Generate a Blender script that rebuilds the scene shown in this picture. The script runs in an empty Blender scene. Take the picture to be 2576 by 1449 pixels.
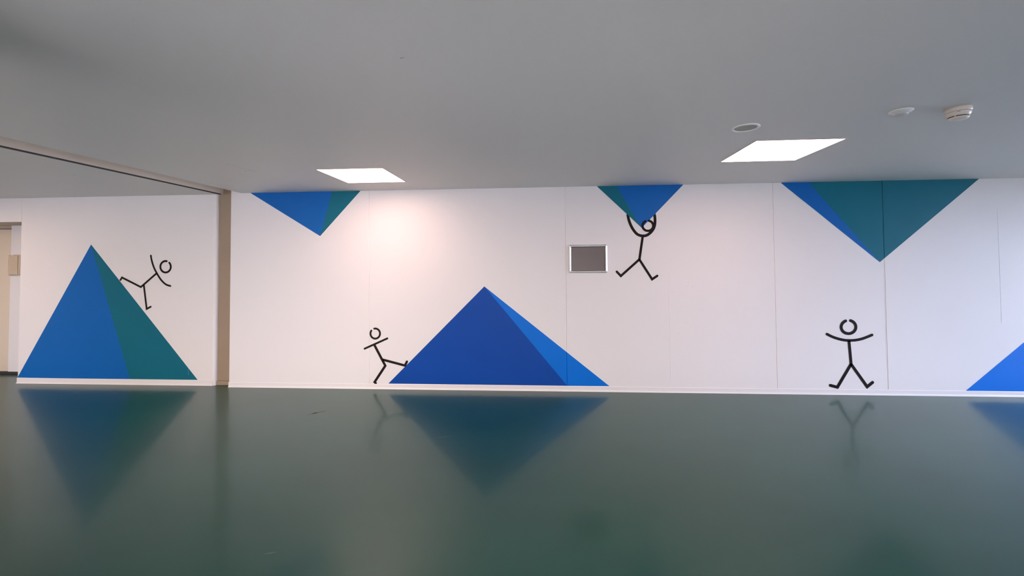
import bpy, bmesh, math
from mathutils import Vector, Matrix

S = bpy.context.scene
COL = S.collection

# ------------------------------------------------------------------ camera
cam_d = bpy.data.cameras.new('camera')
cam = bpy.data.objects.new('camera', cam_d); COL.objects.link(cam)
cam_d.sensor_width = 36.0; cam_d.sensor_fit = 'HORIZONTAL'
cam_d.lens = 14.7173
cam_d.shift_x = -0.00655; cam_d.shift_y = -0.03308
cam_d.clip_start = 0.02; cam_d.clip_end = 200
_r = Vector((0.99779178, 0.06602225, -0.00725491))
_u = Vector((0.00900806, -0.02629501, 0.99961364))
_f = Vector((-0.06580597, 0.99747162, 0.02683167))
cam.matrix_world = Matrix(((_r.x, _u.x, -_f.x, 0.0), (_r.y, _u.y, -_f.y, 0.0), (_r.z, _u.z, -_f.z, 1.38421), (0, 0, 0, 1)))
S.camera = cam

# ------------------------------------------------------------------ sky, exposure
S.view_settings.view_transform = 'Standard'
S.view_settings.look = 'None'
S.view_settings.gamma = 1.0
S.view_settings.use_curve_mapping = False
S.view_settings.exposure = 0.24
S.cycles.max_bounces = 14
S.cycles.diffuse_bounces = 8
S.cycles.glossy_bounces = 6
S.cycles.transparent_max_bounces = 12
S.cycles.use_denoising = True
S.cycles.sample_clamp_indirect = 6.0

world = bpy.data.worlds.new('overcast_sky'); S.world = world; world.use_nodes = True
SKY_WARM = (6.4, 4.85, 3.75)    # hazy, shaded side, behind the camera
SKY_BLUE = (22.5, 25.0, 35.0)     # open blue side, to the right
wt = world.node_tree
bg = wt.nodes['Background']
tcw = wt.nodes.new('ShaderNodeTexCoord')
dp = wt.nodes.new('ShaderNodeVectorMath'); dp.operation = 'DOT_PRODUCT'
_n = Vector((0.7, 0.7, 0.0)).normalized(); dp.inputs[1].default_value = _n
wt.links.new(tcw.outputs['Generated'], dp.inputs[0])
mrw = wt.nodes.new('ShaderNodeMapRange'); mrw.interpolation_type = 'SMOOTHSTEP'
mrw.inputs['From Min'].default_value = -0.75; mrw.inputs['From Max'].default_value = 0.75
wt.links.new(dp.outputs['Value'], mrw.inputs['Value'])
mxw = wt.nodes.new('ShaderNodeMix'); mxw.data_type = 'RGBA'; mxw.clamp_factor = True
mxw.inputs['A'].default_value = SKY_WARM + (1,); mxw.inputs['B'].default_value = SKY_BLUE + (1,)
wt.links.new(mrw.outputs['Result'], mxw.inputs['Factor'])
wt.links.new(mxw.outputs['Result'], bg.inputs['Color'])
bg.inputs['Strength'].default_value = 1.0
PANEL = 11.5
PANEL_COLOR = (1.0, 0.67, 0.56)

def area(name, loc, rot, sx, sy, power, color, portal=False):
    d = bpy.data.lights.new(name, 'AREA'); d.shape = 'RECTANGLE'; d.size = sx; d.size_y = sy
    d.energy = power; d.color = color
    if portal: d.cycles.is_portal = True
    o = bpy.data.objects.new(name, d); COL.objects.link(o)
    o.location = loc; o.rotation_euler = rot
    return o

H = 2.25176            # ceiling height
YM, YL = 4.65039, 4.698  # face of the long wall and of the left wall section
XR, XLFT, YF = 8.0, -8.6, -0.55
WIN_R = (0.3, 4.1, 0.10, 2.08)                        # y0 y1 z0 z1 in the right wall
WIN_F = [(-7.2, -2.32, 0.12, 2.0), (-1.78, 1.5, 0.12, 2.0)]  # x0 x1 z0 z1 in the wall behind
# daylight portals at the window openings
area('window_portal', (XR + 0.12, (WIN_R[0] + WIN_R[1]) / 2, (WIN_R[2] + WIN_R[3]) / 2), (0, math.radians(90), 0), WIN_R[3] - WIN_R[2], WIN_R[1] - WIN_R[0], 1, (1, 1, 1), True)
for w in WIN_F:
    area('window_portal', ((w[0] + w[1]) / 2, YF - 0.12, (w[2] + w[3]) / 2), (math.radians(90), 0, 0), w[1] - w[0], w[3] - w[2], 1, (1, 1, 1), True)
# the room's other ceiling panels, behind and beside the photograph's view
for x, y, k, c in ((-6.75, 3.4, 1.1, (1.0, 0.66, 0.42)),):
    area('ceiling_panel_lamp', (x, y, H - 0.012), (0, 0, 0), 0.6, 0.6, PANEL * math.pi * 0.36 * k, c)

# ------------------------------------------------------------------ materials
def lin(r, g, b):
    f = lambda c: (c / 255 / 12.92) if c / 255 <= 0.04045 else ((c / 255 + 0.055) / 1.055) ** 2.4
    return (f(r), f(g), f(b), 1)

def mat(name, color, rough=0.5, metal=0.0, spec=0.5, var=0.0, vscale=3.0, bump=0.0, bscale=200.0, coat=0.0):
    m = bpy.data.materials.new(name); m.use_nodes = True
    nt = m.node_tree; b = nt.nodes['Principled BSDF']
    b.inputs['Base Color'].default_value = color
    b.inputs['Roughness'].default_value = rough
    b.inputs['Metallic'].default_value = metal
    b.inputs['Specular IOR Level'].default_value = spec
    b.inputs['Coat Weight'].default_value = coat
    tc = nt.nodes.new('ShaderNodeTexCoord')
    if var > 0:
        n = nt.nodes.new('ShaderNodeTexNoise'); n.inputs['Scale'].default_value = vscale; n.inputs['Detail'].default_value = 5
        nt.links.new(tc.outputs['Object'], n.inputs['Vector'])
        mx = nt.nodes.new('ShaderNodeMix'); mx.data_type = 'RGBA'
        mx.inputs['A'].default_value = tuple(c * (1 - var) for c in color[:3]) + (1,)
        mx.inputs['B'].default_value = tuple(min(1, c * (1 + var)) for c in color[:3]) + (1,)
        nt.links.new(n.outputs['Fac'], mx.inputs['Factor']); nt.links.new(mx.outputs['Result'], b.inputs['Base Color'])
    if bump > 0:
        n2 = nt.nodes.new('ShaderNodeTexNoise'); n2.inputs['Scale'].default_value = bscale; n2.inputs['Detail'].default_value = 3
        nt.links.new(tc.outputs['Object'], n2.inputs['Vector'])
        bp = nt.nodes.new('ShaderNodeBump'); bp.inputs['Strength'].default_value = bump; bp.inputs['Distance'].default_value = 0.002
        nt.links.new(n2.outputs['Fac'], bp.inputs['Height']); nt.links.new(bp.outputs['Normal'], b.inputs['Normal'])
    return m

def emit(name, color, strength):
    m = bpy.data.materials.new(name); m.use_nodes = True
    nt = m.node_tree; nt.nodes.clear()
    e = nt.nodes.new('ShaderNodeEmission'); e.inputs['Color'].default_value = color; e.inputs['Strength'].default_value = strength
    o = nt.nodes.new('ShaderNodeOutputMaterial'); nt.links.new(e.outputs[0], o.inputs[0])
    return m

def pane_glass(name):
    m = bpy.data.materials.new(name); m.use_nodes = True
    nt = m.node_tree; nt.nodes.clear()
    t = nt.nodes.new('ShaderNodeBsdfTransparent'); t.inputs['Color'].default_value = (0.94, 0.96, 0.96, 1)
    g = nt.nodes.new('ShaderNodeBsdfGlossy'); g.inputs['Roughness'].default_value = 0.02
    fr = nt.nodes.new('ShaderNodeFresnel'); fr.inputs['IOR'].default_value = 1.45
    mx = nt.nodes.new('ShaderNodeMixShader'); o = nt.nodes.new('ShaderNodeOutputMaterial')
    nt.links.new(fr.outputs[0], mx.inputs[0]); nt.links.new(t.outputs[0], mx.inputs[1]); nt.links.new(g.outputs[0], mx.inputs[2]); nt.links.new(mx.outputs[0], o.inputs[0])
    return m

def floor_mat():
    m = mat('green_epoxy', (0.035, 0.075, 0.060, 1), rough=0.36, spec=0.36, coat=0.30)
    m.node_tree.nodes['Principled BSDF'].inputs['Coat Roughness'].default_value = 0.11
    nt = m.node_tree; b = nt.nodes['Principled BSDF']
    tc = nt.nodes.new('ShaderNodeTexCoord')
    mp = nt.nodes.new('ShaderNodeMapping'); mp.inputs['Scale'].default_value = (0.7, 1.3, 1); mp.inputs['Rotation'].default_value = (0, 0, 0.5)
    nt.links.new(tc.outputs['Object'], mp.inputs['Vector'])
    n = nt.nodes.new('ShaderNodeTexNoise'); n.inputs['Scale'].default_value = 1.4; n.inputs['Detail'].default_value = 2.5; n.inputs['Roughness'].default_value = 0.45; n.inputs['Distortion'].default_value = 0.0
    nt.links.new(mp.outputs[0], n.inputs['Vector'])
    cr = nt.nodes.new('ShaderNodeValToRGB')
    cr.color_ramp.elements[0].position = 0.32; cr.color_ramp.elements[0].color = (0.004, 0.058, 0.041, 1)
    cr.color_ramp.elements[1].position = 0.70; cr.color_ramp.elements[1].color = (0.007, 0.070, 0.049, 1)
    nt.links.new(n.outputs['Fac'], cr.inputs['Fac']); nt.links.new(cr.outputs['Color'], b.inputs['Base Color'])
    return m

M = dict(
    wall=mat('white_wall_paint', (0.80, 0.765, 0.765, 1), rough=0.42, spec=0.2, var=0.012, vscale=1.5, bump=0.10, bscale=45),
    ceil=mat('ceiling_paint', (0.69, 0.672, 0.65, 1), rough=0.5, spec=0.5, var=0.02, vscale=2, bump=0.12, bscale=160),
    joint=mat('beige_joint_panel', (0.34, 0.255, 0.185, 1), rough=0.6, var=0.05, vscale=6),
    slab=mat('lit_slab_edge', (0.86, 0.77, 0.68, 1), rough=0.7, var=0.03, vscale=4),  # window light on the joint face put into a lighter, warmer colour
    skirt=mat('white_skirting', (0.80, 0.765, 0.765, 1), rough=0.35, spec=0.5),
    dark=mat('dark_rubber_and_shadow', (0.035, 0.03, 0.028, 1), rough=0.6),
    door=mat('cream_door', (0.72, 0.60, 0.46, 1), rough=0.5, var=0.02),
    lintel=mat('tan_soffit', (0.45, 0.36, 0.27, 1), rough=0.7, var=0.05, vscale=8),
    box=mat('tan_plastic', (0.58, 0.46, 0.33, 1), rough=0.4, var=0.08, vscale=20),
    boxlid=mat('tan_plastic_lid', (0.66, 0.54, 0.42, 1), rough=0.35),
    blue=mat('blue_paint', (0.007, 0.122, 0.430, 1), rough=0.42, spec=0.12, var=0.05, vscale=4, bump=0.08, bscale=45),
    deep=mat('deep_blue_paint', (0.005, 0.064, 0.350, 1), rough=0.42, spec=0.12, var=0.05, vscale=4, bump=0.08, bscale=45),
    bright=mat('bright_blue_paint', (0.002, 0.160, 0.660, 1), rough=0.42, spec=0.12, var=0.05, vscale=4, bump=0.08, bscale=45),
    teal=mat('teal_paint', (0.008, 0.140, 0.205, 1), rough=0.42, spec=0.12, var=0.06, vscale=4, bump=0.08, bscale=45),
    black=mat('black_paint', (0.010, 0.007, 0.007, 1), rough=0.45, spec=0.12),
    pit=mat('pinhole', (0.10, 0.075, 0.07, 1), rough=0.9),
    scuff=mat('scuff_grey', (0.30, 0.27, 0.28, 1), rough=0.9),
    floor=floor_mat(),
    scratch=mat('pale_scratch', (0.05, 0.10, 0.08, 1), rough=0.45),
    alu=mat('polished_aluminium', (0.72, 0.72, 0.73, 1), rough=0.36, metal=1.0),
    chrome=mat('chrome_corner', (0.75, 0.75, 0.77, 1), rough=0.2, metal=1.0),
    insert=mat('grey_insert', (0.105, 0.080, 0.084, 1), rough=0.35, var=0.06, vscale=6),
    gasket=mat('black_gasket', (0.05, 0.05, 0.055, 1), rough=0.5),
    lamp=emit('lit_diffuser', PANEL_COLOR + (1,), PANEL),
    lampframe=mat('white_lamp_trim', (0.62, 0.50, 0.48, 1), rough=0.5),
    white=mat('white_plastic', (0.90, 0.89, 0.88, 1), rough=0.3),
    cream=mat('cream_plastic', (0.78, 0.70, 0.62, 1), rough=0.3),
    grille=mat('grey_grille', (0.42, 0.41, 0.36, 1), rough=0.7, var=0.06, vscale=120, bump=0.3, bscale=500),
    lens=mat('grey_lens', (0.58, 0.58, 0.58, 1), rough=0.3),
    slot=mat('black_slot', (0.006, 0.006, 0.006, 1), rough=0.8),
    glass=pane_glass('window_glass'),
    paving=mat('outside_paving', (0.335, 0.30, 0.25, 1), rough=0.9, var=0.1, vscale=2),
)

# ------------------------------------------------------------------ mesh helpers
def obj(name, bm, m, parent=None, smooth=False, keep=False):
    me = bpy.data.meshes.new(name)
    if not keep: bmesh.ops.recalc_face_normals(bm, faces=bm.faces[:])
    bm.to_mesh(me); bm.free()
    for x in (m if isinstance(m, (list, tuple)) else [m]): me.materials.append(x)
    if smooth:
        for p in me.polygons: p.use_smooth = True
    o = bpy.data.objects.new(name, me); COL.objects.link(o)
    if parent is not None: o.parent = parent
    return o
def tag(o, label, cat=None, group=None):
    o['label'] = label
    if cat: o['category'] = cat
    if group: o['group'] = group
    return o
def struct(o): o['kind'] = 'structure'; return o
def box(bm, x0, x1, y0, y1, z0, z1):
    v = [bm.verts.new((x, y, z)) for z in (z0, z1) for y in (y0, y1) for x in (x0, x1)]
    for f in ((0, 1, 3, 2), (4, 5, 7, 6), (0, 1, 5, 4), (2, 3, 7, 6), (0, 2, 6, 4), (1, 3, 7, 5)):
        bm.faces.new([v[i] for i in f])
    return bm
def B(*boxes):
    bm = bmesh.new()
    for b in boxes: box(bm, *b)
    return bm
def bbox(*b, bevel=0.004, seg=2):
    bm = B(b); bmesh.ops.bevel(bm, geom=bm.edges[:], offset=bevel, segments=seg, affect='EDGES', profile=0.5); return bm
def prism_z(pts, z0, z1):          # polygon in XY extruded along Z
    bm = bmesh.new()
    a = [bm.verts.new((x, y, z0)) for x, y in pts]; b = [bm.verts.new((x, y, z1)) for x, y in pts]
    bm.faces.new(a); bm.faces.new(b[::-1]); n = len(pts)
    for i in range(n): bm.faces.new((a[i], a[(i + 1) % n], b[(i + 1) % n], b[i]))
    return bm
def prism_x(bm, pts, x0, x1):      # profile in YZ extruded along X
    a = [bm.verts.new((x0, y, z)) for y, z in pts]; b = [bm.verts.new((x1, y, z)) for y, z in pts]
    bm.faces.new(a); bm.faces.new(b[::-1]); n = len(pts)
    for i in range(n): bm.faces.new((a[i], a[(i + 1) % n], b[(i + 1) % n], b[i]))
    return bm
def lathe(prof, seg=48):           # profile of (r, z)
    bm = bmesh.new(); rings = []
    for r, z in prof:
        if r < 1e-6: rings.append([bm.verts.new((0, 0, z))])
        else: rings.append([bm.verts.new((r * math.cos(2 * math.pi * i / seg), r * math.sin(2 * math.pi * i / seg), z)) for i in range(seg)])
    for a, b in zip(rings, rings[1:]):
        for i in range(seg):
            j = (i + 1) % seg
            if len(a) == 1 and len(b) == 1: continue
            if len(a) == 1: bm.faces.new((a[0], b[i], b[j]))
            elif len(b) == 1: bm.faces.new((a[i], a[j], b[0]))
            else: bm.faces.new((a[i], a[j], b[j], b[i]))
    return bm

# ------------------------------------------------------------------ setting
struct(obj('floor', B((XLFT - .2, XR + .2, YF - .2, 5.4, -0.15, 0)), M['floor']))
XSL, XSR = -3.8445, -3.552      # edges of the two ceiling slabs, open joint between
ceiling = struct(obj('ceiling', B((XSR, XR + .2, YF - .2, YM, H, H + .14)), M['ceil']))
lcl = struct(obj('ceiling_left', bmesh.new(), [M['ceil'], M['slab']]))
bm = B((XLFT - .2, XSL, YF - .2, 5.4, H, H + .14)); bm.faces.ensure_lookup_table(); bmesh.ops.recalc_face_normals(bm, faces=bm.faces[:])
for f in bm.faces: f.material_index = 1 if f.normal.x > 0.9 else 0
bm.to_mesh(lcl.data); bm.free()
struct(obj('roof_shade_block', B((XLFT - .3, XR + .3, YF - .3, 12, H + .14, H + 12)), M['ceil']))  # unseen tall block over the room, added to shade the ground outside
struct(obj('slab_shadow_strip', B((XSL - .012, XSL + .004, YF, YL, H - .004, H + .007)), M['dark']))  # dark strip drawn as the thin shadow gap along the slab edge

JOINTS = [-2.0164, 0.2120, 2.4339, 3.5488]
JW, JD = 0.0048, 0.005
back = struct(obj('wall_back', B((-3.66, XR + .2, YM + .15, YM + .3, 0, H + .14)), M['wall']))
edges = [-3.681] + JOINTS + [XR + .2]
for i in range(len(edges) - 1):
    a, b = edges[i], edges[i + 1]
    da = 0 if i == 0 else 1; db = 0 if i == len(edges) - 2 else 1
    pts = []
    if da: pts += [(a, YM + JD), (a + JW, YM)]
    else: pts += [(a, YM + .006), (a + .006, YM)]
    if db: pts += [(b - JW, YM), (b, YM + JD)]
    else: pts += [(b, YM)]
    pts += [(b, YM + .15), (a, YM + .15)]
    obj('wall_panel', prism_z(pts, 0, H + .14), M['wall'], back)
def ridge(x, y, z0, z1, w, h, parent):
    obj('joint_ridge', prism_z([(x - w, y + .0002), (x, y - h), (x + w, y + .0002)], z0, z1), M['wall'], parent)
ridge(1.3277, YM, .12, 1.30, .0022, .0014, back)
ridge(4.676, YM, .75, 1.95, .0030, .0012, back)
for xj in JOINTS[:3]: ridge(xj - JW - .003, YM, .06, H, .003, .0007, back)
ridge(JOINTS[3] - JW - .003, YM, .30, 1.38, .003, .0012, back)

lwall = struct(obj('wall_back_left', prism_z([(-6.406, YL + .003), (-6.403, YL), *[(-3.8913 - .036 + .036 * math.sin(k * math.pi / 16), YL + .036 - .036 * math.cos(k * math.pi / 16)) for k in range(9)], (-3.8913, 5.2), (-6.406, 5.2)], 0, H), M['wall']))
ridge(-4.219, YL, .12, 1.20, .002, .001, lwall)
groove = struct(obj('wall_joint', B((-3.8913, -3.66, 4.740, 4.86, 0, H + .14)), M['joint']))
obj('plinth', bbox(-3.8905, -3.682, 4.716, 4.737, 0, .05, bevel=.004), M['joint'], groove)

# door recess at the far left
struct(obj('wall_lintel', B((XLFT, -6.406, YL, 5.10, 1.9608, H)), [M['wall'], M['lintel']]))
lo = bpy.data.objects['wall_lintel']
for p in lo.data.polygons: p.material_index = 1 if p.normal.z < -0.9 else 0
struct(obj('wall_alcove', B((-7.095, -6.406, 5.10, 5.3, 0, H), (XLFT, -7.095, 5.10, 5.3, 1.9608, H)), M['wall']))
door = struct(obj('door_1', B((-8.04, -7.099, 5.112, 5.152, .036, 1.914)), M['door']))
obj('door_frame', B((-8.1, -7.095, 5.102, 5.16, 1.9215, 1.9608), (-8.1, -8.045, 5.102, 5.16, 0, 1.9608)), M['lintel'], door)
obj('door_gap', B((-8.04, -7.097, 5.125, 5.16, 1.913, 1.9225)), M['dark'], door)
obj('door_backing', B((-8.3, -7.09, 5.17, 5.2, 0, 1.97)), M['dark'], door)
obj('door_handle', bbox(-7.98, -7.85, 5.05, 5.066, 1.04, 1.06, bevel=.006), M['alu'], door)
obj('handle_plate', bbox(-7.99, -7.95, 5.100, 5.113, .95, 1.15, bevel=.003), M['alu'], door)
struct(obj('baseboard_alcove', B((-8.6, -6.407, 5.088, 5.112, .002, .034)), M['dark']))

struct(obj('wall_left', B((XLFT - .2, XLFT, YF - .2, 5.4, 0, H)), M['wall']))
y0, y1, z0, z1 = WIN_R
struct(obj('wall_right', B((XR, XR + .2, YF - .2, y0, 0, H), (XR, XR + .2, y1, YM + .2, 0, H), (XR, XR + .2, y0, y1, 0, z0), (XR, XR + .2, y0, y1, z1, H)), M['wall']))
(a0, a1, c0, c1), (b0, b1, _, _) = WIN_F
struct(obj('wall_front', B((XLFT, a0, YF - .2, YF, 0, H), (a1, b0, YF - .2, YF, 0, H), (b1, XR, YF - .2, YF, 0, H),
      (a0, a1, YF - .2, YF, 0, c0), (a0, a1, YF - .2, YF, c1, H), (b0, b1, YF - .2, YF, 0, c0), (b0, b1, YF - .2, YF, c1, H)), M['wall']))
struct(obj('shadow_pillar', bbox(-2.31, -1.79, .40, 1.08, 0, H, bevel=.01), M['wall']))  # unseen pillar added to cast the dark band on the ceiling
t = .05
w1 = struct(obj('window_1', B((XR + .05, XR + .11, y0, y1, z0, z0 + t), (XR + .05, XR + .11, y0, y1, z1 - t, z1), (XR + .05, XR + .11, y0, y0 + t, z0, z1), (XR + .05, XR + .11, y1 - t, y1, z0, z1),
      *[(XR + .055, XR + .105, y0 + (y1 - y0) * k / 3 - .03, y0 + (y1 - y0) * k / 3 + .03, z0, z1) for k in (1, 2)]), M['white']))
obj('pane', B((XR + .078, XR + .082, y0 + t, y1 - t, z0 + t, z1 - t)), M['glass'], w1)
for k, (a0, a1, c0, c1) in enumerate(WIN_F):
    w = struct(obj('window_%d' % (k + 2), B((a0, a1, YF - .11, YF - .05, c0, c0 + t), (a0, a1, YF - .11, YF - .05, c1 - t, c1), (a0, a0 + t, YF - .11, YF - .05, c0, c1), (a1 - t, a1, YF - .11, YF - .05, c0, c1),
        ((a0 + a1) / 2 - .03, (a0 + a1) / 2 + .03, YF - .105, YF - .055, c0, c1)), M['white']))
    obj('pane', B((a0 + t, a1 - t, YF - .082, YF - .078, c0 + t, c1 - t)), M['glass'], w)
struct(obj('ground_outside', B((-40, 40, -40, 40, -0.5, -0.3)), M['paving']))

# skirting: flush top, small cove at the foot
def skirting(name, x0, x1, Y, zt):
    bm = bmesh.new()
    prism_x(bm, [(Y + .002, zt), (Y - .003, zt), (Y - .0045, zt - .004), (Y - .0045, .020), (Y - .007, .010), (Y - .013, .004), (Y - .013, .001), (Y + .002, .001)], x0, x1)
    return struct(obj(name, bm, M['skirt']))
skirting('baseboard_back', -3.681, XR, YM, .0575)
skirting('baseboard_back_left', -6.41, -3.915, YL, .0665)

# ------------------------------------------------------------------ mural paint on the wall
FLOOR_SCUFF = [(-2.2636, 3.8017, -2.122, 3.9364, 0.01), (-0.9294, 3.3378, -0.7468, 3.4173, 0.008), (-2.2161, 3.8457, -2.1829, 3.8899, 0.012), (1.3681, 3.8976, 1.3893, 3.8986, 0.01), (0.1686, 4.4615, 0.1851, 4.4569, 0.012), (0.3464, 4.4035, 0.3617, 4.3912, 0.01), (0.3665, 4.3532, 0.3932, 4.3798, 0.01), (-0.9281, 4.3879, -0.8759, 4.2367, 0.004), (-0.3088, 3.7242, -0.2878, 3.6336, 0.004), (-1.3786, 1.969, -1.3142, 1.9922, 0.006)]
FIG = {'climb': [('arms',
            [(-4.712, 1.5326), (-4.7111, 1.527), (-4.7099, 1.5191), (-4.7083, 1.5097), (-4.7063, 1.4992), (-4.7037, 1.4883), (-4.7005, 1.4765), (-4.6968, 1.4633), (-4.6926, 1.4496), (-4.6882, 1.436),
             (-4.6838, 1.4234), (-4.6792, 1.4116), (-4.6745, 1.4003), (-4.6696, 1.3894), (-4.6646, 1.379), (-4.6597, 1.369), (-4.6549, 1.3598), (-4.6503, 1.3513), (-4.6455, 1.3431), (-4.6406, 1.3348),
             (-4.6352, 1.3259), (-4.6293, 1.3163), (-4.6232, 1.3062), (-4.6167, 1.2959), (-4.61, 1.2857), (-4.6031, 1.2758), (-4.596, 1.266), (-4.5888, 1.2564), (-4.5813, 1.2469), (-4.5733, 1.2376),
             (-4.5648, 1.2286), (-4.5556, 1.2196), (-4.5457, 1.2105), (-4.5354, 1.2018), (-4.5248, 1.194), (-4.5142, 1.1873), (-4.5026, 1.182), (-4.4899, 1.1776), (-4.4774, 1.1742), (-4.4667, 1.1715),
             (-4.4592, 1.1695)],
            0.0218, (1, 1)),
           ('head',
            [(-4.4769, 1.4455), (-4.4664, 1.4314), (-4.4597, 1.4151), (-4.4572, 1.3976), (-4.4591, 1.3802), (-4.4653, 1.3639), (-4.4754, 1.35), (-4.4887, 1.3392), (-4.5043, 1.3324), (-4.5211, 1.3299),
             (-4.5381, 1.332), (-4.5541, 1.3385), (-4.5681, 1.349), (-4.5791, 1.3628), (-4.5864, 1.3789), (-4.5894, 1.3963), (-4.5881, 1.4138), (-4.5824, 1.4303), (-4.5727, 1.4446), (-4.5598, 1.4559),
             (-4.5445, 1.4632), (-4.5277, 1.4662), (-4.5106, 1.4647)],
            0.0235, (1, 1)),
           ('torso', [(-4.6339, 1.323), (-4.8328, 1.158), (-5.0758, 1.2736), (-5.1004, 1.2359)], 0.0224, (0, 0)), ('leg', [(-4.7956, 1.1826), (-4.7542, 0.8976), (-4.7033, 0.924)], 0.0218, (0, 1))],
 'hang': [('arms',
           [(0.8947, 1.9377), (0.8961, 1.929), (0.8981, 1.9166), (0.9005, 1.9022), (0.9032, 1.8875), (0.9062, 1.8741), (0.9096, 1.8621), (0.9133, 1.8504), (0.9173, 1.8389), (0.9216, 1.8276),
            (0.9262, 1.8165), (0.931, 1.8057), (0.9361, 1.7951), (0.9415, 1.7847), (0.9472, 1.7747), (0.9533, 1.765), (0.9597, 1.7553), (0.9666, 1.7457), (0.9738, 1.7365), (0.981, 1.7282),
            (0.9881, 1.7212), (0.9952, 1.7155), (1.0023, 1.7111), (1.0094, 1.7075), (1.0164, 1.7046), (1.0233, 1.7021), (1.0299, 1.7), (1.0363, 1.6986), (1.0426, 1.6977), (1.0491, 1.6971),
            (1.0557, 1.6969), (1.0626, 1.6968), (1.0696, 1.6969), (1.0768, 1.6975), (1.084, 1.6987), (1.0911, 1.7007), (1.0983, 1.7036), (1.1055, 1.7072), (1.1127, 1.7115), (1.1198, 1.7164),
            (1.1268, 1.7219), (1.1337, 1.728), (1.1408, 1.7348), (1.1476, 1.7422), (1.154, 1.7498), (1.1597, 1.7575), (1.1647, 1.7652), (1.1692, 1.773), (1.1732, 1.7811), (1.1767, 1.7894),
            (1.1798, 1.7981), (1.1822, 1.8071), (1.1842, 1.8164), (1.1857, 1.8261), (1.1868, 1.8359), (1.1876, 1.846), (1.188, 1.8567), (1.1881, 1.868), (1.1878, 1.8793), (1.1873, 1.8902),
            (1.1866, 1.9002), (1.1856, 1.9096), (1.1842, 1.9188), (1.1826, 1.9272), (1.1812, 1.9343), (1.1802, 1.9393)],
           0.0308, (0, 0)),
          ('head',
           [(1.1213, 1.8618), (1.1353, 1.8573), (1.1476, 1.8496), (1.1576, 1.8391), (1.1644, 1.8265), (1.1678, 1.8127), (1.1675, 1.7984), (1.1634, 1.7848), (1.1559, 1.7725), (1.1455, 1.7625),
            (1.1328, 1.7553), (1.1186, 1.7515), (1.1039, 1.7513), (1.0896, 1.7546), (1.0767, 1.7614), (1.0659, 1.7711), (1.058, 1.7832), (1.0536, 1.7967), (1.0528, 1.811), (1.0557, 1.8249),
            (1.0622, 1.8377), (1.0719, 1.8485), (1.084, 1.8566)],
           0.0259, (1, 1)),
          ('torso', [(1.0539, 1.6945), (1.0135, 1.4368)], 0.0265, (0, 0)), ('leg', [(1.0147, 1.441), (0.8118, 1.26), (0.7685, 1.3071)], 0.0259, (0, 1)),
          ('leg', [(1.0124, 1.441), (1.1467, 1.2223), (1.2018, 1.259)], 0.0259, (0, 1))],
 'kick': [('head',
           [(-1.9548, 0.679), (-1.9408, 0.6803), (-1.9269, 0.6779), (-1.9141, 0.672), (-1.9032, 0.6631), (-1.8947, 0.6517), (-1.8893, 0.6384), (-1.8873, 0.6242), (-1.8889, 0.61), (-1.8939, 0.5965),
            (-1.9019, 0.5848), (-1.9126, 0.5755), (-1.9252, 0.5692), (-1.939, 0.5663), (-1.953, 0.5671), (-1.9664, 0.5713), (-1.9783, 0.5789), (-1.988, 0.5893), (-1.9948, 0.6018), (-1.9984, 0.6157),
            (-1.9984, 0.6301), (-1.995, 0.644), (-1.9883, 0.6566)],
           0.0216, (1, 1)),
          ('arms', [(-2.0664, 0.4521), (-1.8027, 0.5691)], 0.0222, (1, 1)), ('torso', [(-1.9531, 0.4956), (-1.8258, 0.262), (-1.9492, 0.0777), (-1.9286, 0.0569)], 0.0281, (0, 0)),
          ('leg', [(-1.8579, 0.3308), (-1.5992, 0.2662), (-1.5765, 0.3102)], 0.0269, (0, 1))],
 'stand': [('head',
            [(3.1922, 0.777), (3.2092, 0.77), (3.2237, 0.7592), (3.2348, 0.7452), (3.2416, 0.7289), (3.2439, 0.7114), (3.2413, 0.6938), (3.2342, 0.6773), (3.223, 0.6629), (3.2083, 0.6515),
             (3.1911, 0.6438), (3.1726, 0.6405), (3.1539, 0.6416), (3.1362, 0.6471), (3.1207, 0.6567), (3.1084, 0.6697), (3.1, 0.6853), (3.0961, 0.7026), (3.097, 0.7203), (3.1027, 0.7373),
             (3.1126, 0.7526), (3.1263, 0.7651), (3.1428, 0.7741)],
            0.0312, (1, 1)),
           ('arms',
            [(2.9515, 0.6345), (2.9583, 0.6308), (2.9679, 0.6256), (2.9791, 0.6195), (2.991, 0.6134), (3.0026, 0.608), (3.0141, 0.6032), (3.0261, 0.5985), (3.0383, 0.594), (3.0507, 0.5899),
             (3.0629, 0.5861), (3.075, 0.5826), (3.0873, 0.5795), (3.0995, 0.5767), (3.1115, 0.5744), (3.1232, 0.5724), (3.1344, 0.5709), (3.1451, 0.5699), (3.1557, 0.5692), (3.1665, 0.5689),
             (3.1777, 0.5689), (3.1894, 0.569), (3.2014, 0.5695), (3.2137, 0.5703), (3.226, 0.5714), (3.2383, 0.5729), (3.2505, 0.5748), (3.2628, 0.5771), (3.2751, 0.5797), (3.2872, 0.5826),
             (3.299, 0.5858), (3.3104, 0.5894), (3.3216, 0.5934), (3.3326, 0.5977), (3.3433, 0.602), (3.3538, 0.6062), (3.3647, 0.6107), (3.3761, 0.6156), (3.3869, 0.6203), (3.396, 0.6244),
             (3.4026, 0.6272)],
            0.0284, (1, 1)),
           ('torso', [(3.1704, 0.5676), (3.186, 0.3183)], 0.0298, (0, 0)), ('leg', [(3.1855, 0.3227), (3.0416, 0.0786), (2.9723, 0.0974)], 0.0312, (0, 1)),
           ('leg', [(3.1843, 0.3227), (3.3398, 0.0872), (3.3945, 0.133)], 0.0312, (0, 1))]}
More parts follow.
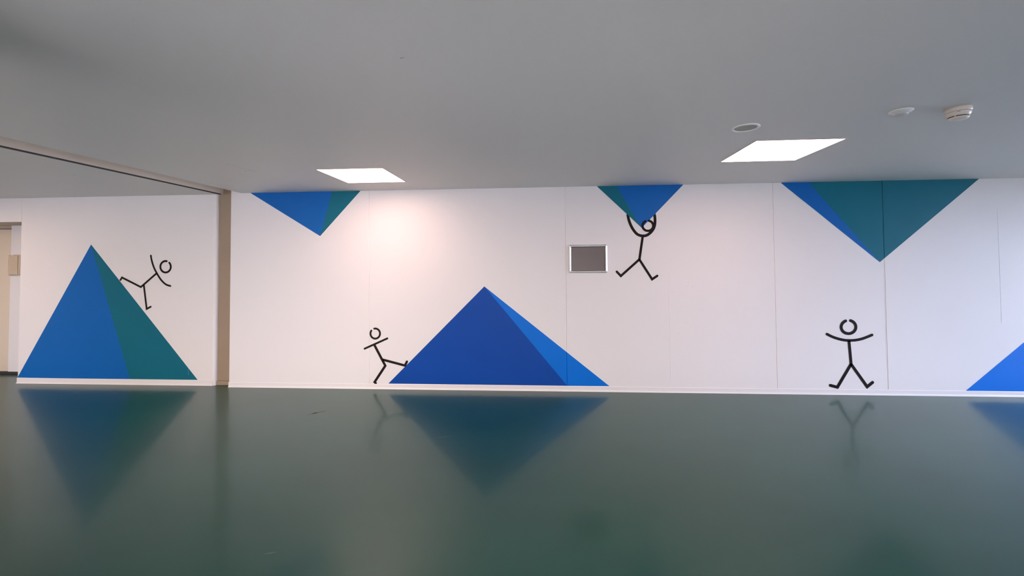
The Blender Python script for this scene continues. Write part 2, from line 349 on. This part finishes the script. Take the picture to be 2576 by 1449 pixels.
PYR = {'cleft': (4.650392613866968, [(-2.5957, 1.7372), (-2.4542, 2.2585), (-3.4605, 2.2636)], [(-2.5957, 1.7372), (-2.1115, 2.2611), (-2.4542, 2.2585)]),
 'cmid': (4.650392613866968, [(1.0441, 1.7838), (1.498, 2.2528), (0.7726, 2.2542)], [(1.0441, 1.7838), (0.7726, 2.2542), (0.5619, 2.254)]),
 'cright': (4.650392613866968, [(3.503, 1.3899), (4.5169, 2.2589), (2.7958, 2.2589)], [(3.503, 1.3899), (2.7958, 2.2589), (2.5096, 2.2583)]),
 'left': (4.698, [(-5.4832, 1.6738), (-6.4071, 0.0692), (-4.9517, 0.0627)], [(-5.4832, 1.6738), (-4.9517, 0.0627), (-4.0997, 0.0634)]),
 'mid': (4.650392613866968, [(-0.6944, 1.1523), (-1.7904, 0.0628), (0.216, 0.0611)], [(-0.6944, 1.1523), (0.216, 0.0611), (0.6733, 0.0622)]),
 'right': (4.650392613866968, [(5.3261, 0.9438), (4.3067, 0.0577), (5.882, 0.0569)], [(5.3261, 0.9438), (5.882, 0.0569), (6.462, 0.0564)])}
PITS = [(1.2621, 0.9932, 4), (1.3482, 0.9333, 4), (1.5171, 1.1453, 4), (1.5764, 1.1397, 4), (1.7819, 1.1794, 4), (2.0667, 1.1813, 5), (1.3695, 1.0785, 3), (1.4131, 0.9962, 3), (1.6334, 0.8948, 3),
 (1.681, 0.8905, 4), (1.7636, 0.8205, 4), (1.5165, 0.7576, 5), (1.4225, 0.6278, 4), (1.4194, 0.632, 4), (1.419, 0.8522, 3), (1.5401, 0.8544, 3), (1.31, 0.8426, 3), (2.1443, 0.921, 3),
 (1.9566, 0.7742, 3), (2.1606, 0.7724, 3), (1.8568, 0.6219, 3), (1.7353, 0.5792, 2), (1.3769, 0.5245, 3), (1.4156, 0.4102, 3), (1.4674, 0.3904, 3), (1.2608, 0.3306, 4), (1.2929, 0.3149, 3),
 (1.4356, 0.2992, 3), (1.7576, 0.3429, 3.5), (2.2404, 0.3142, 3), (2.482, 0.5061, 4), (1.3461, 1.4397, 3), (1.237, 1.2644, 4), (1.5314, 1.1901, 3), (1.7432, 1.1061, 2), (1.5015, 0.9747, 3),
 (1.2542, 0.8981, 3), (1.6588, 0.083, 3), (1.8723, 0.1012, 3), (1.3944, 2.033, 3), (1.6134, 1.9441, 2.5), (1.1373, 1.5237, 3), (1.3468, 1.4385, 3), (1.2361, 1.2648, 3), (1.5302, 1.1892, 4),
 (1.5172, 1.1457, 4.5), (1.5771, 1.141, 4.5), (1.3697, 1.0794, 4), (-0.8456, 0.8211, 4), (-0.6679, 0.8333, 4), (-0.3675, 0.5588, 4), (-0.2669, 0.5295, 4.5), (-0.4982, 0.4627, 4), (-0.4239, 0.4071, 4),
 (-0.3457, 0.4219, 4), (0.004, 0.1251, 4), (-0.3333, 0.1333, 3), (-0.2293, 0.75, 3), (-0.9423, 1.1194, 3), (-1.2652, 0.9578, 3.5), (2.781, 0.3609, 4), (3.8288, 0.2604, 4), (4.2782, 0.2755, 4),
 (4.2492, 0.3866, 4), (3.504, 0.2463, 3)]

SCUFF = [(-2.6769, 3.3176, -2.6294, 3.3297, 0.0025), (-2.6645, 3.4433, -2.6528, 3.5059, 0.001), (-2.6394, 3.5281, -2.6172, 3.6298, 0.003), (-2.7184, 3.6065, -2.6784, 3.5669, 0.002), (-2.6388, 3.3478, -2.6502, 3.4246, 0.001), (-4.3458, 3.446, -4.3145, 3.4842, 0.0012), (-4.3376, 3.5587, -4.372, 3.5925, 0.002), (-0.6007, 1.6878, -0.5788, 1.6812, 0.003), (-0.927, 1.6752, -0.9254, 1.677, 0.002)]

def depth(x, Y):
    if Y != YM: return 0.0
    d = 0.0
    for j in JOINTS: d = max(d, JD * (1 - abs(x - j) / JW))
    return max(0.0, d)
CUTS = sorted(c for j in JOINTS for c in (j - JW, j, j + JW))
def clip(poly, x, side):           # keep the part of a convex polygon with side*(px-x) <= 0
    out = []
    for i in range(len(poly)):
        p, q = poly[i], poly[(i + 1) % len(poly)]
        a, b = side * (p[0] - x), side * (q[0] - x)
        if a <= 0: out.append(p)
        if a * b < 0: t = a / (a - b); out.append((x, p[1] + (q[1] - p[1]) * t))
    return out
def flat(polys, Y, off):           # paint film that dips into the wall joints it crosses
    bm = bmesh.new()
    cuts = CUTS if Y == YM else []
    for poly in polys:
        area2 = sum(p[0] * q[1] - q[0] * p[1] for p, q in zip(poly, poly[1:] + poly[:1]))
        if area2 < 0: poly = poly[::-1]
        bounds = [-99] + [c for c in cuts if min(p[0] for p in poly) < c < max(p[0] for p in poly)] + [99]
        for lo_, hi_ in zip(bounds, bounds[1:]):
            q = clip(clip(poly, hi_, 1), lo_, -1)
            if len(q) >= 3: bm.faces.new([bm.verts.new((x, Y - off + depth(x, Y), z)) for x, z in q])
    return bm
def stroke(pts, w, caps):
    n = len(pts); L = []; R = []
    V = [Vector(p) for p in pts]; h = w / 2
    dirs = [(V[i + 1] - V[i]).normalized() for i in range(n - 1)]
    for i in range(n):
        if i == 0: d = dirs[0]; nrm = Vector((-d.y, d.x)); k = 1
        elif i == n - 1: d = dirs[-1]; nrm = Vector((-d.y, d.x)); k = 1
        else:
            n1 = Vector((-dirs[i - 1].y, dirs[i - 1].x)); n2 = Vector((-dirs[i].y, dirs[i].x))
            nrm = (n1 + n2).normalized(); k = min(2.2, 1 / max(.2, nrm.dot(n1)))
        L.append(V[i] + nrm * h * k); R.append(V[i] - nrm * h * k)
    P = [[tuple(L[i]), tuple(L[i + 1]), tuple(R[i + 1]), tuple(R[i])] for i in range(n - 1)]
    for end, c in ((0, caps[0]), (n - 1, caps[1])):
        if c:
            d = -dirs[0] if end == 0 else dirs[-1]; a = math.atan2(d.y, d.x)
            P.append([(V[end].x + h * math.cos(a + math.pi * (k / 10 - .5)), V[end].y + h * math.sin(a + math.pi * (k / 10 - .5))) for k in range(11)])
    return P

def pyramid(key, wall, front, side, label, slabel):
    Y, a, b = PYR[key]
    Y = YM if Y > 4.6 and Y < 4.68 else YL
    o = obj('painted_pyramid', flat([a], Y, .0008), M[front], wall); o['label'] = label
    s = obj('painted_side_face', flat([b], Y, .0008), M[side], o); s['label'] = slabel
    return o
pyramid('left', lwall, 'blue', 'teal', 'tall blue and teal pyramid painted on left wall section above its skirting', 'teal shaded side')
pyramid('cleft', back, 'blue', 'teal', 'upside down blue pyramid with narrow teal side painted below left ceiling light', 'narrow teal side')
pyramid('mid', back, 'deep', 'bright', 'wide deep blue pyramid with brighter side painted at floor mid wall', 'bright blue side')
pyramid('cmid', back, 'blue', 'teal', 'small upside down blue pyramid the hanging stick figure holds', 'dark teal side')
pyramid('cright', back, 'teal', 'blue', 'large upside down teal pyramid painted at the ceiling on the right', 'narrow blue side')
pyramid('right', back, 'bright', 'deep', 'bright blue pyramid painted at floor, cut by right edge of photo', 'deep blue side')

def figure(key, wall, label):
    Y = YM if wall is back else YL
    o = None
    strokes = FIG[key]
    t = [s for s in strokes if s[0] == 'torso'][0]
    o = obj('painted_stick_figure', flat(stroke(t[1], t[2], t[3]), Y, .0014), M['black'], wall); o['label'] = label
    for part, pts, w, caps in strokes:
        if part == 'torso': continue
        off = .0005 if (key == 'hang' and part == 'arms') else .0014
        obj('painted_' + part, flat(stroke(pts, w, caps), Y, off), M['black'], o)
figure('climb', lwall, 'black stick figure painted climbing the right slope of left pyramid')
figure('kick', back, 'black stick figure painted kicking the foot of the wide blue pyramid')
figure('hang', back, 'black stick figure painted hanging by its arms from small ceiling pyramid')
figure('stand', back, 'black stick figure painted with arms and legs spread, standing at right')

bm = bmesh.new()
for x, z, r in PITS:
    r = r * .00042
    bm.faces.new([bm.verts.new((x + r * math.cos(k * math.pi / 4), YM - .0017, z + r * math.sin(k * math.pi / 4))) for k in range(8)])
o = obj('pinholes', bm, M['pit'], back); o['kind'] = 'stuff'

# ------------------------------------------------------------------ ceiling fittings
def light_panel(x, y, label):
    e = bpy.data.objects.new('light_panel', None); COL.objects.link(e); e.location = (x, y, H)
    tag(e, label, 'ceiling light', 'square ceiling light panels')
    s, tr = .3, .006
    obj('trim_frame', B((-s - tr, s + tr, -s - tr, -s, -.004, 0), (-s - tr, s + tr, s, s + tr, -.004, 0), (-s - tr, -s, -s, s, -.004, 0), (s, s + tr, -s, s, -.004, 0)), M['lampframe'], e)
    obj('diffuser', B((-s, s, -s, s, -.003, -.0005)), M['lamp'], e)
light_panel(-1.7347, 3.8793, 'lit square ceiling panel at left, just in front of the wide inverted blue pyramid')
light_panel(1.7851, 3.3345, 'lit square ceiling panel at right, next to the round grey speaker')

sp = bpy.data.objects.new('ceiling_speaker', None); COL.objects.link(sp); sp.location = (1.2748, 2.7368, H)
tag(sp, 'round recessed speaker with white rim and grey grille, in ceiling behind right light', 'speaker')
obj('rim', lathe([(.066, 0), (.066, -.004), (.069, -.006), (.079, -.006), (.083, -.003), (.083, 0)]), M['white'], sp, True)
obj('grille', lathe([(0, -.003), (.04, -.0032), (.069, -.002), (.069, 0), (0, 0)]), M['grille'], sp)

sd = bpy.data.objects.new('smoke_detector', None); COL.objects.link(sd); sd.location = (2.325, 2.498, H)
tag(sd, 'round cream smoke detector with dark slots hanging from ceiling at far right', 'smoke detector')
obj('base', lathe([(0, 0), (.055, 0), (.057, -.003), (.057, -.018), (.054, -.023), (0, -.023)]), M['cream'], sd, True)
obj('body', lathe([(0, -.022), (.0535, -.022), (.053, -.034), (.047, -.046), (.044, -.049), (0, -.049)]), M['cream'], sd, True)
obj('cap', lathe([(0, -.052), (.042, -.052), (.045, -.056), (.040, -.063), (.026, -.067), (0, -.068)]), M['cream'], sd, True)
obj('shadow_gap', lathe([(.020, -.048), (.043, -.049), (.043, -.053), (.020, -.053)]), M['slot'], sd)
for k in range(4):
    a = math.radians(-104 + 90 * k)
    bm = bbox(-.003, .003, -.004, .004, -.054, -.048, bevel=.001)
    bmesh.ops.translate(bm, verts=bm.verts, vec=(0, .0425, 0)); bmesh.ops.rotate(bm, verts=bm.verts, cent=(0, 0, 0), matrix=Matrix.Rotation(a + math.radians(45), 3, 'Z'))
    obj('spacer', bm, M['cream'], sd)
bm = bbox(-.006, .006, -.0012, .0012, -.031, -.029, bevel=.0004); bmesh.ops.translate(bm, verts=bm.verts, vec=(0, -.0532, 0))
bmesh.ops.rotate(bm, verts=bm.verts, cent=(0, 0, 0), matrix=Matrix.Rotation(math.radians(-40), 3, 'Z'))
obj('release_slot', bm, M['slot'], sd)

ps = bpy.data.objects.new('motion_sensor', None); COL.objects.link(ps); ps.location = (2.030, 2.510, H)
tag(ps, 'small white motion sensor on ceiling between the speaker and smoke detector', 'sensor')
obj('base', lathe([(0, 0), (.056, 0), (.0565, -.005), (.053, -.0075), (.042, -.010), (.036, -.016), (0, -.016)]), M['white'], ps, True)
obj('lens', lathe([(0, -.015), (.034, -.015), (.0335, -.021), (.028, -.027), (.018, -.031), (0, -.032)]), M['lens'], ps, True)

bm = bmesh.new()
for x0, y0_, x1, y1_, w in SCUFF:
    d = Vector((x1 - x0, y1_ - y0_)).normalized(); n = Vector((-d.y, d.x)) * w
    bm.faces.new([bm.verts.new((p[0], p[1], H - .0006)) for p in ((x0 + n.x, y0_ + n.y), (x1 + n.x * .3, y1_ + n.y * .3), (x1 - n.x * .3, y1_ - n.y * .3), (x0 - n.x, y0_ - n.y))])
o = obj('scuff_marks', bm, M['scuff'], ceiling); o['kind'] = 'stuff'
bm = bmesh.new()
for x0, y0_, x1, y1_, w in FLOOR_SCUFF:
    d = Vector((x1 - x0, y1_ - y0_)).normalized(); n = Vector((-d.y, d.x)) * w
    bm.faces.new([bm.verts.new((p[0], p[1], .0006)) for p in ((x0 + n.x * .3, y0_ + n.y * .3), ((x0 + x1) / 2 + n.x, (y0_ + y1_) / 2 + n.y), (x1, y1_), ((x0 + x1) / 2 - n.x, (y0_ + y1_) / 2 - n.y))])
o = obj('scratches', bm, M['scratch'], bpy.data.objects['floor']); o['kind'] = 'stuff'

# ------------------------------------------------------------------ wall fittings
fx0, fx1, fz0, fz1 = .2470, .6680, 1.2962, 1.6062
fr = bpy.data.objects.new('snap_frame', None); COL.objects.link(fr); fr.location = ((fx0 + fx1) / 2, YM, (fz0 + fz1) / 2)
tag(fr, 'aluminium snap frame with plain dark grey insert and chrome corners on the wall', 'picture frame')
hw, hh, bw = (fx1 - fx0) / 2, (fz1 - fz0) / 2, .026
prof = [(0, 0), (0, -.006), (.003, -.011), (.008, -.0145), (.013, -.0155), (.018, -.0145), (.023, -.011), (.026, -.006), (.026, 0)]   # across, out
def rail(axis, sgn):
    bm = bmesh.new(); c = .016
    ends = []
    for e in (-1, 1):
        vs = []
        for a, y in prof:
            if axis == 'x': vs.append(bm.verts.new((e * (hw - c), y, sgn * (hh - a))))
            else: vs.append(bm.verts.new((sgn * (hw - a), y, e * (hh - c))))
        ends.append(vs)
    A, Bv = ends; n = len(A); bm.faces.new(A); bm.faces.new(Bv[::-1])
    for i in range(n - 1): bm.faces.new((A[i], A[i + 1], Bv[i + 1], Bv[i]))
    bm.faces.new((A[-1], A[0], Bv[0], Bv[-1]))
    obj('rail', bm, M['alu'], fr)
for ax in 'xz':
    for sg in (-1, 1): rail(ax, sg)
for sx in (-1, 1):
    for sz in (-1, 1):
        bm = bmesh.new(); rows = []
        cx_, cz_ = sx * (hw - .016), sz * (hh - .016)
        for k in range(9):
            a = math.pi / 2 * k / 8
            rows.append([bm.verts.new((cx_ + sx * math.cos(a) * q, y, cz_ + sz * math.sin(a) * q)) for q, y in ((.0165, 0), (.0162, -.006), (.014, -.0115), (.010, -.0152), (.005, -.0163), (0.0005, -.0163))])
        for r0, r1 in zip(rows, rows[1:]):
            for i in range(5): bm.faces.new((r0[i], r0[i + 1], r1[i + 1], r1[i]))
        box(bm, min(cx_, cx_ - sx * .010), max(cx_, cx_ - sx * .010), -.0158, -.001, min(cz_, cz_ - sz * .010), max(cz_, cz_ - sz * .010))
        obj('corner_cap', bm, M['chrome'], fr, True)
obj('insert', B((-hw + .022, hw - .022, -.005, -.001, -hh + .022, hh - .022)), M['insert'], fr)
g = .0285
obj('gasket', B((-hw + .024, hw - .024, -.0065, -.005, hh - g, hh - .024), (-hw + .024, -hw + g, -.0065, -.005, -hh + g, hh - g), (hw - g, hw - .024, -.0065, -.005, -hh + g, hh - g)), M['gasket'], fr)

wb = bpy.data.objects.new('wall_box', None); COL.objects.link(wb); wb.location = (-7.02, 5.10, 1.30)
tag(wb, 'tan wall box with raised cover beside the door in the left recess', 'wall box')
obj('housing', bbox(-.072, .085, -.030, 0, 0, .272, bevel=.006), M['boxlid'], wb)
obj('cover', bbox(-.045, .080, -.046, -.029, .006, .262, bevel=.006), M['box'], wb)
obj('top_highlight', bbox(-.005, .028, -.050, -.040, .262, .270, bevel=.002), M['white'], wb)  # white block drawn as the bright highlight on the box top
obj('screw', lathe([(0, -.002), (.004, -.0015), (.005, 0)], 12), M['box'], wb).matrix_local = Matrix.Translation((.02, -.0455, .03)) @ Matrix.Rotation(math.radians(-90), 4, 'X')
